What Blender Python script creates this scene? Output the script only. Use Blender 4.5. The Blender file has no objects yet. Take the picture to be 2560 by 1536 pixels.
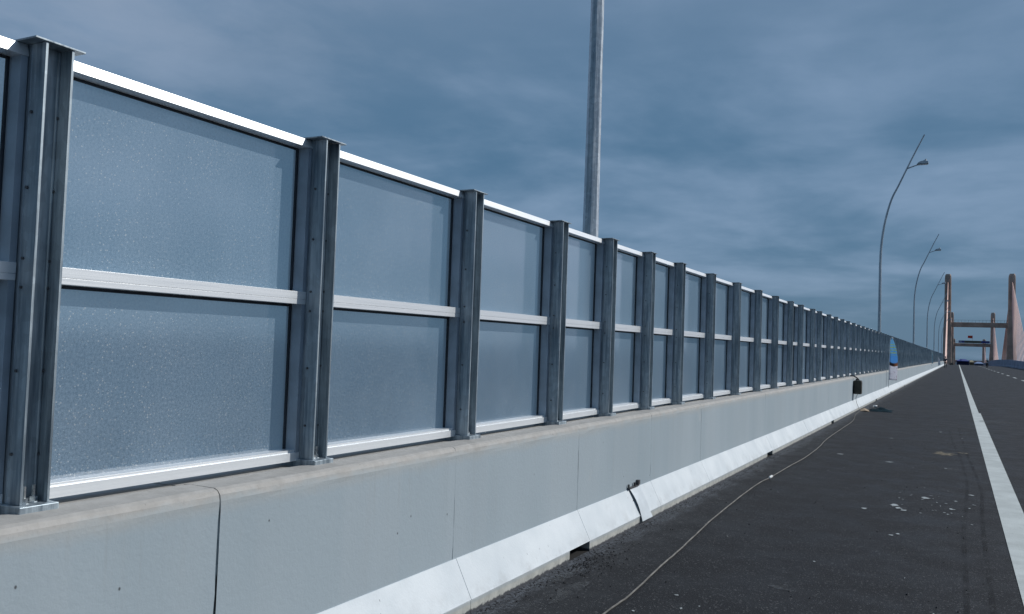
import bpy, bmesh, math, random
from mathutils import Vector, Matrix, Quaternion
R = random.Random(7)
S = bpy.context.scene
COL = S.collection
PI = math.pi
V = Vector

# ------------------------------------------------------------------ helpers
class MB:
    """collects shapes, then links them as ONE mesh object"""
    def __init__(s):
        s.v, s.f = [], []
    def add(s, vs, fs):
        n = len(s.v); s.v += [tuple(x) for x in vs]; s.f += [tuple(n + i for i in f) for f in fs]; return s
    def box(s, x0, x1, y0, y1, z0, z1):
        return s.add([(x0,y0,z0),(x1,y0,z0),(x1,y1,z0),(x0,y1,z0),(x0,y0,z1),(x1,y0,z1),(x1,y1,z1),(x0,y1,z1)],
                     [(0,3,2,1),(4,5,6,7),(0,1,5,4),(1,2,6,5),(2,3,7,6),(3,0,4,7)])
    def tube(s, pts, rad, n=8, cap=True, phase=0.0):
        pts = [V(p) for p in pts]; m = len(pts)
        rads = rad if isinstance(rad, (list, tuple)) else [rad] * m
        rows = []
        t0 = (pts[1] - pts[0]).normalized()
        a = V((0,0,1)) if abs(t0.z) < .9 else V((1,0,0))
        u = t0.cross(a).normalized()
        for i, p in enumerate(pts):
            t = (pts[min(i+1, m-1)] - pts[max(i-1, 0)]).normalized()
            u = (u - t * u.dot(t)).normalized(); w = t.cross(u)
            rows.append([p + (u * math.cos(phase + 2*PI*k/n) + w * math.sin(phase + 2*PI*k/n)) * rads[i] for k in range(n)])
        vs = [q for r in rows for q in r]; fs = []
        for i in range(m-1):
            for k in range(n):
                b = (k+1) % n
                fs.append((i*n+k, i*n+b, (i+1)*n+b, (i+1)*n+k))
        if cap:
            fs.append(tuple(reversed(range(n)))); fs.append(tuple((m-1)*n + k for k in range(n)))
        return s.add(vs, fs)
    def prism(s, prof, y0, y1):
        """profile of (x,z) points swept along Y"""
        n = len(prof)
        vs = [(x, y0, z) for x, z in prof] + [(x, y1, z) for x, z in prof]
        fs = [(i, (i+1) % n, n+(i+1) % n, n+i) for i in range(n)] + [tuple(reversed(range(n))), tuple(range(n, 2*n))]
        return s.add(vs, fs)
    def grid(s, rows):
        n = len(rows[0]); fs = []
        for i in range(len(rows)-1):
            for k in range(n-1):
                fs.append((i*n+k, i*n+k+1, (i+1)*n+k+1, (i+1)*n+k))
        return s.add([q for r in rows for q in r], fs)
    def mesh(s, name, m, smooth=False, bevel=0, fix=True):
        me = bpy.data.meshes.new(name); me.from_pydata(s.v, [], s.f)
        bm = bmesh.new(); bm.from_mesh(me)
        if fix: bmesh.ops.recalc_face_normals(bm, faces=bm.faces)
        if bevel:
            ed = [e for e in bm.edges if len(e.link_faces) == 2 and e.calc_face_angle(0) > .5]
            bmesh.ops.bevel(bm, geom=ed, offset=bevel, segments=2, affect='EDGES', profile=.5, clamp_overlap=True)
        if smooth:
            for f in bm.faces: f.smooth = True
        bm.to_mesh(me); bm.free()
        if m: me.materials.append(m)
        return me
    def build(s, name, m, parent=None, smooth=False, bevel=0, fix=True):
        return put(name, s.mesh(name, m, smooth, bevel, fix), parent)

def put(name, me, parent=None, loc=(0,0,0)):
    o = bpy.data.objects.new(name, me); COL.objects.link(o); o.location = loc
    if parent is not None: o.parent = parent
    return o
def tag(o, label=None, cat=None, group=None, kind=None):
    for k, x in (('label', label), ('category', cat), ('group', group), ('kind', kind)):
        if x: o[k] = x
    return o
def thing(name, label, cat, loc=(0,0,0), rz=0, group=None):
    o = bpy.data.objects.new(name, None); COL.objects.link(o)
    o.location = loc; o.rotation_euler = (0,0,rz); o.empty_display_size = .2
    return tag(o, label, cat, group)
def copy_tree(o, parent=None):
    c = o.copy(); COL.objects.link(c)
    if parent is not None: c.parent = parent
    for ch in [x for x in bpy.data.objects if x.parent == o]: copy_tree(ch, c)
    return c

# ------------------------------------------------------------------ materials
class N:
    def __init__(s, name):
        s.m = bpy.data.materials.new(name); s.m.use_nodes = True; s.t = s.m.node_tree
        s.t.nodes.clear(); s.out = s.n('ShaderNodeOutputMaterial')
        s._pos = None
    def n(s, typ, **kw):
        x = s.t.nodes.new(typ)
        for k, v in kw.items(): setattr(x, k, v)
        return x
    def l(s, a, b): s.t.links.new(a, b)
    def set(s, sock, v):
        if hasattr(v, 'is_output') or isinstance(v, bpy.types.NodeSocket): s.l(v, sock)
        else:
            try: sock.default_value = v
            except Exception: sock.default_value = tuple(v) + (1,)
    def pos(s):
        if s._pos is None: s._pos = s.n('ShaderNodeNewGeometry').outputs['Position']
        return s._pos
    def obj(s): return s.n('ShaderNodeTexCoord').outputs['Object']
    def scale(s, v, sc):
        x = s.n('ShaderNodeVectorMath', operation='MULTIPLY'); s.set(x.inputs[0], v); x.inputs[1].default_value = sc
        return x.outputs[0]
    def noise(s, v, sc, det=4, rough=.55, dist=0.0):
        x = s.n('ShaderNodeTexNoise'); s.set(x.inputs['Vector'], v)
        x.inputs['Scale'].default_value = sc; x.inputs['Detail'].default_value = det; x.inputs['Roughness'].default_value = rough
        x.inputs['Distortion'].default_value = dist
        return x.outputs['Fac']
    def vor(s, v, sc, out='Distance', feat='F1'):
        x = s.n('ShaderNodeTexVoronoi', feature=feat); s.set(x.inputs['Vector'], v); x.inputs['Scale'].default_value = sc
        return x.outputs[out]
    def ramp(s, f, a, b, lo=0.0, hi=1.0):
        x = s.n('ShaderNodeMapRange', interpolation_type='SMOOTHSTEP'); s.set(x.inputs[0], f)
        x.inputs[1].default_value = a; x.inputs[2].default_value = b; x.inputs[3].default_value = lo; x.inputs[4].default_value = hi
        return x.outputs[0]
    def math(s, op, a, b=0.0, c=0.0):
        x = s.n('ShaderNodeMath', operation=op)
        s.set(x.inputs[0], a); s.set(x.inputs[1], b)
        if len(x.inputs) > 2: s.set(x.inputs[2], c)
        return x.outputs[0]
    def mix(s, f, a, b):
        x = s.n('ShaderNodeMix', data_type='RGBA'); s.set(x.inputs[0], f); s.set(x.inputs[6], a); s.set(x.inputs[7], b)
        return x.outputs[2]
    def xyz(s, v):
        x = s.n('ShaderNodeSeparateXYZ'); s.set(x.inputs[0], v); return x.outputs
    def bump(s, h, strength=.3, dist=.01):
        x = s.n('ShaderNodeBump'); s.set(x.inputs['Height'], h); x.inputs['Strength'].default_value = strength; x.inputs['Distance'].default_value = dist
        return x.outputs[0]
    def bsdf(s, col, rough=.6, metal=0.0, normal=None, spec=.5, **kw):
        x = s.n('ShaderNodeBsdfPrincipled'); s.set(x.inputs['Base Color'], col); s.set(x.inputs['Roughness'], rough); s.set(x.inputs['Metallic'], metal)
        x.inputs['Specular IOR Level'].default_value = spec
        if normal is not None: s.l(normal, x.inputs['Normal'])
        for k, v in kw.items(): s.set(x.inputs[k], v)
        return x
    def done(s, sh):
        s.l(sh.outputs[0] if hasattr(sh, 'outputs') else sh, s.out.inputs[0]); return s.m

def simple(name, col, rough=.6, metal=0.0, var=.25, sc=6.0, spec=.5, bump=0.0):
    k = N(name); f = k.noise(k.obj(), sc, 4)
    c = k.mix(k.ramp(f, .3, .7), [x*(1-var) for x in col], [min(1, x*(1+var)) for x in col])
    nm = k.bump(k.noise(k.obj(), sc*6, 3), bump, .01) if bump else None
    return k.done(k.bsdf(c, rough, metal, nm, spec))

def m_asphalt():
    k = N('asphalt'); p = k.pos()
    big = k.noise(p, .35, 5, .6); mid = k.noise(p, 2.2, 5, .6)
    stone = k.vor(p, 120, 'Color'); sv = k.xyz(stone)[0]
    fine = k.noise(p, 260, 3, .7)
    c = k.mix(k.ramp(big, .3, .7), (.0072,.0090,.0132), (.0125,.0150,.0200))
    c = k.mix(k.math('MULTIPLY', k.ramp(mid, .45, .75), .35), c, (.020,.0225,.0265))
    c = k.mix(k.ramp(sv, .2, 1, 0, .5), c, (.013,.0135,.016))
    c = k.mix(k.ramp(k.xyz(stone)[1], .90, 1, 0, .5), c, (.17,.175,.18))
    # dusty strip of dried cement along the kerb
    x = k.xyz(p)[0]; nz = k.noise(k.scale(p, (3,1,1)), 3.2, 6, .7)
    edge = k.ramp(k.math('ADD', x, k.math('MULTIPLY', nz, -.55)), -2.70, -2.42, 1, 0)
    edge = k.math('MULTIPLY', edge, k.ramp(k.noise(p, 40, 3, .7), .35, .62))
    c = k.mix(k.math('MULTIPLY', edge, .75), c, (.16,.18,.21))
    nb = k.bump(k.math('ADD', k.math('MULTIPLY', k.vor(p, 150), -.8), k.math('MULTIPLY', fine, .8)), .6, .009)
    return k.done(k.bsdf(c, k.ramp(mid, .3, .7, .62, .85), 0, nb, .28))

def m_wall():
    k = N('painted_concrete'); p = k.pos(); q = k.xyz(p)
    big = k.noise(k.scale(p, (1,1,.35)), 1.3, 4, .5); streak = k.noise(k.scale(p, (1,5,.35)), 2.0, 5, .6)
    c = k.mix(k.ramp(big, .3, .7), (.315,.385,.43), (.355,.425,.47))
    c = k.mix(k.math('MULTIPLY', k.ramp(streak, .52, .8), .22), c, (.32,.35,.36))
    # broad roller lanes of paint
    lane = k.noise(k.scale(p, (0,1,0)), 1.1, 1, .4)
    c = k.mix(k.ramp(lane, .49, .51, 0, .10), c, (.45,.49,.52))
    # rubbed patches
    rub = k.ramp(k.noise(p, 3.3, 6, .65), .66, .74, 0, .22); c = k.mix(rub, c, (.5,.51,.5))
    # bare cement along the upper lip, with an uneven paint edge
    lip = k.math('ADD', q[2], k.math('MULTIPLY', k.noise(k.scale(p, (1,1,1.6)), 7, 6, .65), -.075))
    f = k.ramp(lip, .818, .856)
    bare = k.mix(k.ramp(k.noise(p, 14, 6, .7), .3, .7), (.345,.34,.325), (.42,.415,.40))
    bare = k.mix(k.ramp(k.noise(k.scale(p, (1,1,.4)), 34, 4, .7), .62, .75, 0, .6), bare, (.27,.255,.235))
    halo = k.ramp(lip, .76, .836, 0, .45); c = k.mix(halo, c, (.42,.41,.38))
    c = k.mix(f, c, bare)
    drip = k.math('MULTIPLY', k.ramp(k.noise(k.scale(p, (0,9,.5)), 2.2, 5, .65), .56, .74), k.ramp(q[2], .45, .84, 0, .28)); c = k.mix(drip, c, (.27,.285,.28))
    scr = k.math('MULTIPLY', k.ramp(k.noise(k.scale(p, (0,2.5,.9)), 9, 2, .4, 1.5), .490, .497), k.ramp(k.noise(k.scale(p, (0,2.5,.9)), 9, 2, .4, 1.5), .503, .497)); c = k.mix(k.math('MULTIPLY', scr, k.ramp(k.noise(p, 1.1, 3), .55, .7, 0, .22)), c, (.2,.21,.22))
    # tar specks
    pw = k.scale(p, (0,1,.75)); v = k.math('ADD', k.vor(pw, 8.5), k.math('MULTIPLY', k.noise(p, 60, 3, .7), .03)); vr = k.xyz(k.vor(pw, 8.5, 'Color'))[0]
    dot = k.math('MULTIPLY', k.ramp(v, .035, .07, 1, 0), k.math('GREATER_THAN', vr, .66)); c = k.mix(k.math('MULTIPLY', dot, .9), c, (.06,.065,.07))
    nb = k.bump(k.math('ADD', k.noise(p, 60, 4, .6), k.math('MULTIPLY', big, 1.5)), k.math('ADD', k.math('MULTIPLY', f, .5), .08), .012) if False else k.bump(k.noise(p, 45, 5, .65), .16, .012)
    return k.done(k.bsdf(c, .68, 0, nb, .3))

def m_kerb():
    k = N('white_kerb_paint'); p = k.pos(); q = k.xyz(p)
    c = k.mix(k.ramp(k.noise(p, 2.5, 5, .6), .3, .7), (.58,.64,.68), (.68,.735,.77))
    c = k.mix(k.ramp(k.noise(k.scale(p, (1.5,1,1.5)), 5, 6, .7), .56, .8, 0, .28), c, (.42,.45,.47))
    c = k.mix(k.math('MULTIPLY', k.ramp(q[2], .07, .2, .4, 0), k.ramp(k.noise(p, 6, 6, .7), .42, .66)), c, (.38,.40,.41))
    pk = k.scale(p, (0,1.25,.6)); v = k.math('ADD', k.vor(pk, 15), k.math('MULTIPLY', k.noise(p, 60, 3, .7), .05)); vr = k.xyz(k.vor(pk, 15, 'Color'))[0]
    dot = k.math('MULTIPLY', k.ramp(v, .05, .10, 1, 0), k.math('GREATER_THAN', vr, .5)); c = k.mix(k.math('MULTIPLY', dot, .75), c, (.15,.16,.17))
    # bare lower face under the painted slope
    e = k.math('ADD', q[2], k.math('MULTIPLY', k.noise(p, 9, 5, .7), .014))
    bare = k.mix(k.ramp(k.noise(p, 8, 5, .7), .3, .7), (.36,.375,.355), (.52,.53,.495))
    bare = k.mix(k.ramp(e, .052, .072, 0, .6), bare, (.36,.42,.46))
    c = k.mix(k.ramp(e, .075, .081), bare, c)
    # asphalt smeared along the foot
    foot = k.ramp(k.math('ADD', q[2], k.math('MULTIPLY', k.noise(p, 22, 5, .8), -.05)), -.012, .0, 1, 0)
    c = k.mix(foot, c, (.07,.075,.085))
    return k.done(k.bsdf(c, .65, 0, k.bump(k.noise(p, 70, 4, .6), .15, .008), .3))

def m_galv(name='galvanised_steel', a=(.14,.19,.235), b=(.48,.56,.61), rough=.42):
    k = N(name); p = k.pos()
    sp = k.xyz(k.vor(p, 26, 'Color'))[0]; st = k.noise(k.scale(p, (9,9,.55)), 4, 5, .65); bl = k.noise(p, 3.5, 4)
    c = k.mix(k.ramp(st, .28, .70), a, b)
    c = k.mix(k.ramp(sp, 0, 1, 0, .28), c, (.18,.21,.24))
    c = k.mix(k.ramp(bl, .6, .75, 0, .35), c, (.5,.56,.6))
    return k.done(k.bsdf(c, k.ramp(st, .3, .7, rough-.08, rough+.14), .5, k.bump(k.noise(k.scale(p, (1,1,.3)), 40, 4), .12, .004), .5))

def m_alu():
    k = N('satin_aluminium'); p = k.pos()
    br = k.noise(k.scale(p, (60,.6,260)), 3, 3, .6); d = k.noise(p, 5, 4)
    c = k.mix(k.ramp(br, .3, .7), (.80,.84,.87), (.90,.93,.95)); c = k.mix(k.ramp(d, .6, .8, 0, .2), c, (.5,.53,.55))
    return k.done(k.bsdf(c, k.ramp(br, .3, .7, .36, .46), .52, None, .6))

def m_sheet():
    k = N('frosted_acrylic'); p = k.pos()
    blot = k.noise(k.scale(p, (1,1,.6)), 2.2, 5, .6); fine = k.noise(p, 140, 3, .7)
    c = k.mix(k.ramp(blot, .3, .7), (.33,.47,.61), (.41,.54,.67))
    c = k.mix(k.ramp(fine, .35, .7, 0, .35), c, (.46,.57,.69))
    # dried droplets and dust that catch the sun
    pz = k.scale(p, (0,1,1)); d = k.vor(pz, 85); r = k.xyz(k.vor(pz, 85, 'Color'))
    dot = k.math('MULTIPLY', k.ramp(d, .10, .30, 1, 0), k.ramp(r[0], .55, 1.0, 0, 1))
    dot = k.math('MULTIPLY', dot, k.ramp(k.noise(p, 2.6, 4, .6), .30, .56, .25, 1))
    c = k.mix(k.math('MULTIPLY', dot, .8), c, (.95,.93,.88))
    nb = k.bump(k.math('ADD', k.noise(p, 16, 4, .6), k.math('MULTIPLY', fine, .4)), .02, .004)
    dif = k.bsdf(c, .9, 0, None, 0.0)
    tr = k.n('ShaderNodeBsdfTranslucent'); tr.inputs[0].default_value = (.91,1,1,1)
    rf = k.n('ShaderNodeBsdfRefraction'); rf.inputs['Color'].default_value = (.93,1,1,1); rf.inputs['Roughness'].default_value = .66; rf.inputs['IOR'].default_value = 1.03
    m1 = k.n('ShaderNodeMixShader'); m1.inputs[0].default_value = .48; k.l(tr.outputs[0], m1.inputs[1]); k.l(rf.outputs[0], m1.inputs[2])
    m2 = k.n('ShaderNodeMixShader'); mott = k.math('ADD', k.ramp(k.noise(pz, 95, 3, .8), .34, .66, 0, .19), k.ramp(k.noise(k.scale(p, (0,1,.7)), 1.5, 5, .6), .32, .66, 0, .10)); k.l(k.math('ADD', k.math('ADD', k.math('MULTIPLY', dot, .2), .075), mott), m2.inputs[0]); k.l(m1.outputs[0], m2.inputs[1]); k.l(dif.outputs[0], m2.inputs[2])
    gl = k.n('ShaderNodeBsdfGlossy'); gl.inputs['Roughness'].default_value = .09; k.l(nb, gl.inputs['Normal'])
    fr = k.n('ShaderNodeFresnel'); fr.inputs['IOR'].default_value = 1.62
    m3 = k.n('ShaderNodeMixShader'); k.l(fr.outputs[0], m3.inputs[0]); k.l(m2.outputs[0], m3.inputs[1]); k.l(gl.outputs[0], m3.inputs[2])
    # leaving the slab from inside: no second interface
    tp = k.n('ShaderNodeBsdfTransparent'); m4 = k.n('ShaderNodeMixShader'); k.l(k.n('ShaderNodeNewGeometry').outputs['Backfacing'], m4.inputs[0])
    k.l(m3.outputs[0], m4.inputs[1]); k.l(tp.outputs[0], m4.inputs[2])
    return k.done(m4)

def m_paint_line():
    k = N('road_paint'); p = k.pos()
    c = k.mix(k.ramp(k.noise(p, 3, 5, .6), .3, .7), (.44,.475,.465), (.56,.60,.59))
    c = k.mix(k.ramp(k.noise(p, 60, 4, .75), .56, .72, 0, .5), c, (.22,.23,.23))
    c = k.mix(k.ramp(k.noise(p, 7, 6, .8), .60, .72, 0, .6), c, (.16,.165,.17))
    return k.done(k.bsdf(c, .7, 0, k.bump(k.vor(p, 95), .4, .006), .3))

def m_stain(name, col, amount, sc):
    k = N(name); p = k.pos()
    f = k.ramp(k.noise(p, sc, 5, .7), .35, .65, 0, amount)
    t = k.n('ShaderNodeBsdfTransparent'); b = k.bsdf(col, .85, 0, None, .2)
    m = k.n('ShaderNodeMixShader'); k.l(f, m.inputs[0]); k.l(t.outputs[0], m.inputs[1]); k.l(b.outputs[0], m.inputs[2])
    return k.done(m)

def m_water():
    k = N('sea_water'); p = k.pos()
    return k.done(k.bsdf((.012,.032,.055), .45, 0, k.bump(k.noise(p, .08, 5, .6), .6, 2.0), .3))

M = dict(asphalt=m_asphalt(), wall=m_wall(), kerb=m_kerb(), galv=m_galv(), alu=m_alu(), sheet=m_sheet(), line=m_paint_line(), water=m_water(),
    pole=m_galv('galvanised_pole', (.40,.46,.51), (.74,.79,.82), .34),
    upright=simple('shaded_aluminium', (.36,.43,.50), .5, .35, var=.12, sc=8),  # the frame aluminium in a darker colour, shade of the side faces painted in
    rubber=simple('black_rubber', (.026,.033,.045), .7),
    hole=simple('recess_shade', (.010,.010,.010), .95),  # near-black colour paints in the shade inside the drain openings
    lead=simple('weathered_concrete', (.33,.345,.36), .8, sc=1.2, bump=.2),
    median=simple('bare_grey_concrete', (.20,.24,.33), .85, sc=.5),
    tower=simple('tower_concrete', (.5,.375,.305), .85, sc=.25),
    stay=simple('pink_stay_pipe', (.75,.49,.42), .6, sc=.1, var=.12),
    deck=simple('deck_concrete', (.3,.3,.3), .85, sc=.5),
    steel=simple('rusty_steel', (.10,.10,.105), .6, .5, sc=30),
    zinc=simple('zinc_bolt', (.62,.65,.66), .25, .9, sc=40),
    canolive=simple('dark_olive_metal', (.045,.045,.036), .5, .2, sc=8),
    black=simple('black_plastic', (.015,.016,.018), .45),
    cable=simple('grey_cable_sheath', (.15,.145,.135), .8, sc=9, var=.35),
    tarp=simple('teal_tarpaulin', (.003,.018,.028), 1.0, sc=9, var=.4, spec=.1),
    card=simple('brown_cardboard', (.30,.23,.16), .85, sc=6),
    white=simple('white_plastic', (.75,.76,.76), .35, sc=5, var=.08),
    plate=simple('painted_cover_plate', (.58,.64,.68), .5, .1, sc=5, var=.1),
    blue=simple('blue_canopy_cloth', (.06,.09,.30), .8, sc=1, var=.15),
    pale=simple('pale_blue_canopy_cloth', (.22,.32,.52), .8, sc=1, var=.1),
    tan=simple('tan_canopy_cloth', (.34,.30,.20), .8, sc=1, var=.1),
    red=simple('red_flag_cloth', (.62,.025,.02), .8, sc=1, var=.08),
    yellow=simple('yellow_star_cloth', (.85,.55,.03), .8, sc=1, var=.05),
    skin=simple('skin', (.42,.27,.2), .55, sc=9, var=.08),
    darkcloth=simple('dark_cloth', (.022,.025,.034), .9, sc=9),
    greycloth=simple('grey_cloth', (.10,.105,.125), .9, sc=9),
    helmet=simple('dark_helmet', (.02,.02,.025), .25, sc=4),
    chrome=simple('chrome', (.6,.6,.62), .2, 1.0, sc=4, var=.05),
    bikepaint=simple('dark_bike_paint', (.02,.022,.03), .25, sc=4),
    lens=simple('lamp_glass', (.85,.86,.85), .15, sc=3, var=.05),
    tyremark=m_stain('tyre_mark_rubber', (.006,.006,.007), .26, 1.6),
    splat=simple('spilt_white_paint', (.30,.33,.34), .7, sc=30, var=.3),
    sand=m_stain('spilt_sand', (.30,.26,.19), .8, 14.0),
    greyst=m_stain('dried_cement', (.13,.14,.15), .38, 9.0),
    grit=simple('tar_grit', (.03,.031,.034), .9, sc=60, var=.5))

# ------------------------------------------------------------------ sun, sky, camera
SUN = V((1.0, .75, .95)).normalized()
el, az = math.asin(SUN.z), math.atan2(SUN.x, SUN.y)
sd = bpy.data.lights.new('sun', 'SUN'); sd.energy = 3.2; sd.angle = math.radians(.6); sd.color = (1, .965, .92)
so = bpy.data.objects.new('sun', sd); COL.objects.link(so); so.rotation_euler = (-SUN).to_track_quat('-Z', 'Y').to_euler(); so.location = (30,30,60)

W = bpy.data.worlds.new('World'); S.world = W; W.use_nodes = True
k = N.__new__(N); k.t = W.node_tree; k.t.nodes.clear(); k._pos = None
out = k.n('ShaderNodeOutputWorld'); bg = k.n('ShaderNodeBackground'); k.l(bg.outputs[0], out.inputs[0]); bg.inputs[1].default_value = .1
sky = k.n('ShaderNodeTexSky', sky_type='NISHITA'); sky.sun_disc = False; sky.sun_elevation = el; sky.sun_rotation = az
d = k.n('ShaderNodeTexCoord').outputs['Generated']; q = k.xyz(d)
zc = k.math('ADD', k.math('MAXIMUM', q[2], 0.0), .13)
cx = k.math('DIVIDE', q[0], zc); cy = k.math('DIVIDE', q[1], zc)
cv = k.n('ShaderNodeCombineXYZ'); k.l(cx, cv.inputs[0]); k.l(cy, cv.inputs[1]); cv = cv.outputs[0]
lay = k.noise(k.scale(d, (2.2,2.2,9.0)), 1.0, 5, .5, .25)
n1 = k.noise(cv, .85, 7, .52, .35); n2 = k.noise(k.scale(cv, (1,.8,1)), 2.6, 8, .55, .2); n3 = k.noise(cv, .33, 2, .5)
f = k.math('ADD', k.math('ADD', k.math('MULTIPLY', n1, .44), k.math('MULTIPLY', n2, .15)), k.math('ADD', k.math('MULTIPLY', n3, .12), k.math('MULTIPLY', lay, .32)))
c = k.mix(k.ramp(f, .44, .64), (.74,1.68,2.84), (2.1,3.15,4.65))
# lighter, thinner cloud high up; bright broken cloud low on the sunward side
c = k.mix(k.ramp(q[2], .20, .46, 0, .5), c, (2.1,2.95,4.3))
lf = k.math('MULTIPLY', k.ramp(k.math('MULTIPLY', q[0], -1), .35, .9, 0, .65), k.ramp(k.math('ADD', q[2], k.math('MULTIPLY', n1, .3)), .30, .5))
c = k.mix(k.math('MULTIPLY', lf, k.ramp(n2, .35, .62, .35, 1.2)), c, (2.75,3.5,4.7))
sunw = k.n('ShaderNodeVectorMath', operation='DOT_PRODUCT'); k.l(d, sunw.inputs[0]); sunw.inputs[1].default_value = V((SUN.x, SUN.y, .12)).normalized()
sf = k.ramp(sunw.outputs['Value'], .68, 1.0, 0, 1)
cl = k.ramp(k.math('ADD', k.math('MULTIPLY', n2, .6), k.math('MULTIPLY', n1, .4)), .42, .62)
c = k.mix(k.math('MULTIPLY', sf, k.math('ADD', k.math('MULTIPLY', cl, .5), .28)), c, (5.4,5.7,6.5))
bank = k.n('ShaderNodeVectorMath', operation='DOT_PRODUCT'); k.l(d, bank.inputs[0]); bank.inputs[1].default_value = V((math.sin(.42), math.cos(.42), .10)).normalized()
c = k.mix(k.math('MULTIPLY', k.ramp(bank.outputs['Value'], .955, .998), k.math('ADD', k.math('MULTIPLY', cl, .7), .25)), c, (6.2,6.7,8.6))
c = k.mix(k.ramp(q[1], -.15, -.75, 0, .62), c, (.38,.72,1.1))          # unseen sky behind the viewer, darkened to shade frame sides and posts
hz = k.ramp(q[2], .0, .10, .5, 0); c = k.mix(hz, c, (1.05,1.95,2.95))
c = k.mix(.93, sky.outputs[0], c)
k.l(c, bg.inputs[0])

cam = bpy.data.cameras.new('camera'); co = bpy.data.objects.new('camera', cam); COL.objects.link(co); S.camera = co
F, yaw, pit, rol = 2150.0, 0.478604882604771, 0.04215912124900767, 0.034684335952929246
fw = V((-math.sin(yaw)*math.cos(pit), math.cos(yaw)*math.cos(pit), math.sin(pit)))
rt = V((math.cos(yaw), math.sin(yaw), 0)); up = rt.cross(fw)
r2 = rt*math.cos(rol) + up*math.sin(rol); u2 = up*math.cos(rol) - rt*math.sin(rol)
m3 = Matrix((r2, u2, -fw)).transposed(); co.matrix_world = Matrix.Translation((0,0,1.5)) @ m3.to_4x4()
cam.sensor_width = 36; cam.lens = 36*F/2560; cam.clip_start = .05; cam.clip_end = 60000
S.view_settings.view_transform = 'Standard'; S.view_settings.look = 'None'; S.view_settings.exposure = 0; S.view_settings.gamma = 1
S.cycles.use_denoising = True; S.cycles.max_bounces = 10; S.cycles.transparent_max_bounces = 16

# ------------------------------------------------------------------ ground, road, sea
ZP = [(-400,0),(236,0),(290,-.28),(340,-.8),(436,-2.2),(560,-4.6),(676,-7.4),(800,-12.5),(916,-19),(1100,-32),(1400,-46)]
def zr(y):
    for (a, za), (b, zb) in zip(ZP, ZP[1:]):
        if a <= y <= b:
            t = (y-a)/(b-a); return za + (zb-za)*t
    return ZP[-1][1]
ys = [-30 + 6*i for i in range(44)] + [236 + 12*i for i in range(72)]
b = MB(); b.grid([[(x, y, zr(y)) for x in (-2.40, -1.2, 0, 3, 6.4, 10.9)] for y in ys]); tag(b.build('road', M['asphalt']), kind='structure')
b = MB(); b.grid([[(x, y, zr(y)-.012) for x in (10.9, 16, 23.4)] for y in ys]); tag(b.build('far_carriageway', M['asphalt']), kind='structure')
b = MB()
for y0, y1 in zip(ys, ys[1:]):
    if y0 > 205 or True:
        z0, z1 = zr(y0), zr(y1)
        b.add([(x, y, z) for y, zz in ((y0, z0), (y1, z1)) for x, z in ((-4.0, zz-.03), (-4.0, zz-1.4), (24.2, zz-1.4), (24.2, zz-.03))],
              [(0,1,5,4), (1,2,6,5), (2,3,7,6), (3,0,4,7)])
tag(b.build('bridge_deck', M['deck'], fix=False), kind='structure')
tag(MB().add([(-15000,-15000,-46),(15000,-15000,-46),(15000,30000,-46),(-15000,30000,-46)], [(0,1,2,3)]).build('sea', M['water']), kind='structure')
b = MB()
b.grid([[(.38, y, .004), (.60, y, .004)] for y in [-3 + .5*i for i in range(61)] + [27.4]])
b.grid([[(.38, y, zr(y)+.006), (.556, y, zr(y)+.006)] for y in [27.4 + 8*i for i in range(45)]])
tag(b.build('edge_line_marking', M['line']), kind='structure')
b = MB()
for i in range(20):
    y = 5.2 + 11.45*i
    b.grid([[(4.42, y, .005), (4.60, y, .005)], [(4.42, y+4, .005), (4.60, y+4, .005)]])
tag(b.build('lane_dash_marking', M['line']), kind='structure')
def ribbon(b, pts, w, z):
    rows = []
    for i, p in enumerate(pts):
        p = V((p[0], p[1], 0)); t = (V((*pts[min(i+1, len(pts)-1)], 0)) - V((*pts[max(i-1, 0)], 0))).normalized(); s = V((t.y, -t.x, 0))
        rows.append([tuple(p - s*w/2 + V((0,0,z))), tuple(p + s*w/2 + V((0,0,z)))])
    b.grid(rows)
def dense(pts, n=6):
    o = []
    P = [pts[0]] + list(pts) + [pts[-1]]
    for i in range(1, len(P)-2):
        for j in range(n):
            t = j/n; a, bb, c, d_ = [V(P[i+m]) for m in (-1,0,1,2)]
            o.append(tuple(.5*((2*bb) + (c-a)*t + (2*a-5*bb+4*c-d_)*t*t + (3*bb-a-3*c+d_)*t**3)))
    o.append(tuple(pts[-1])); return o
b = MB()
ribbon(b, dense([(-.12,19.9),(-.04,17.2),(.05,15.1),(.12,12.2),(.10,10),(.07,8.56),(.07,6.2),(.06,4.2)]), .035, .003)
ribbon(b, dense([(.04,21),(.10,18),(.17,15),(.26,11.7),(.24,10),(.22,8.67),(.21,6.25),(.2,4.2)]), .035, .003)
tag(b.build('tyre_mark', M['tyremark']), 'pair of thin dark curved tyre marks on the asphalt beside the edge line', 'tyre marks', kind='stuff')
def blob(b, x, y, rx, ry, z=.005, n=11):
    pts = [(x + rx*math.cos(2*PI*i/n)*R.uniform(.45,1.25), y + ry*math.sin(2*PI*i/n)*R.uniform(.45,1.25), z) for i in range(n)]
    b.add([(x, y, z)] + pts, [(0, 1+i, 1+(i+1) % n) for i in range(n)])
b = MB()
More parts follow.
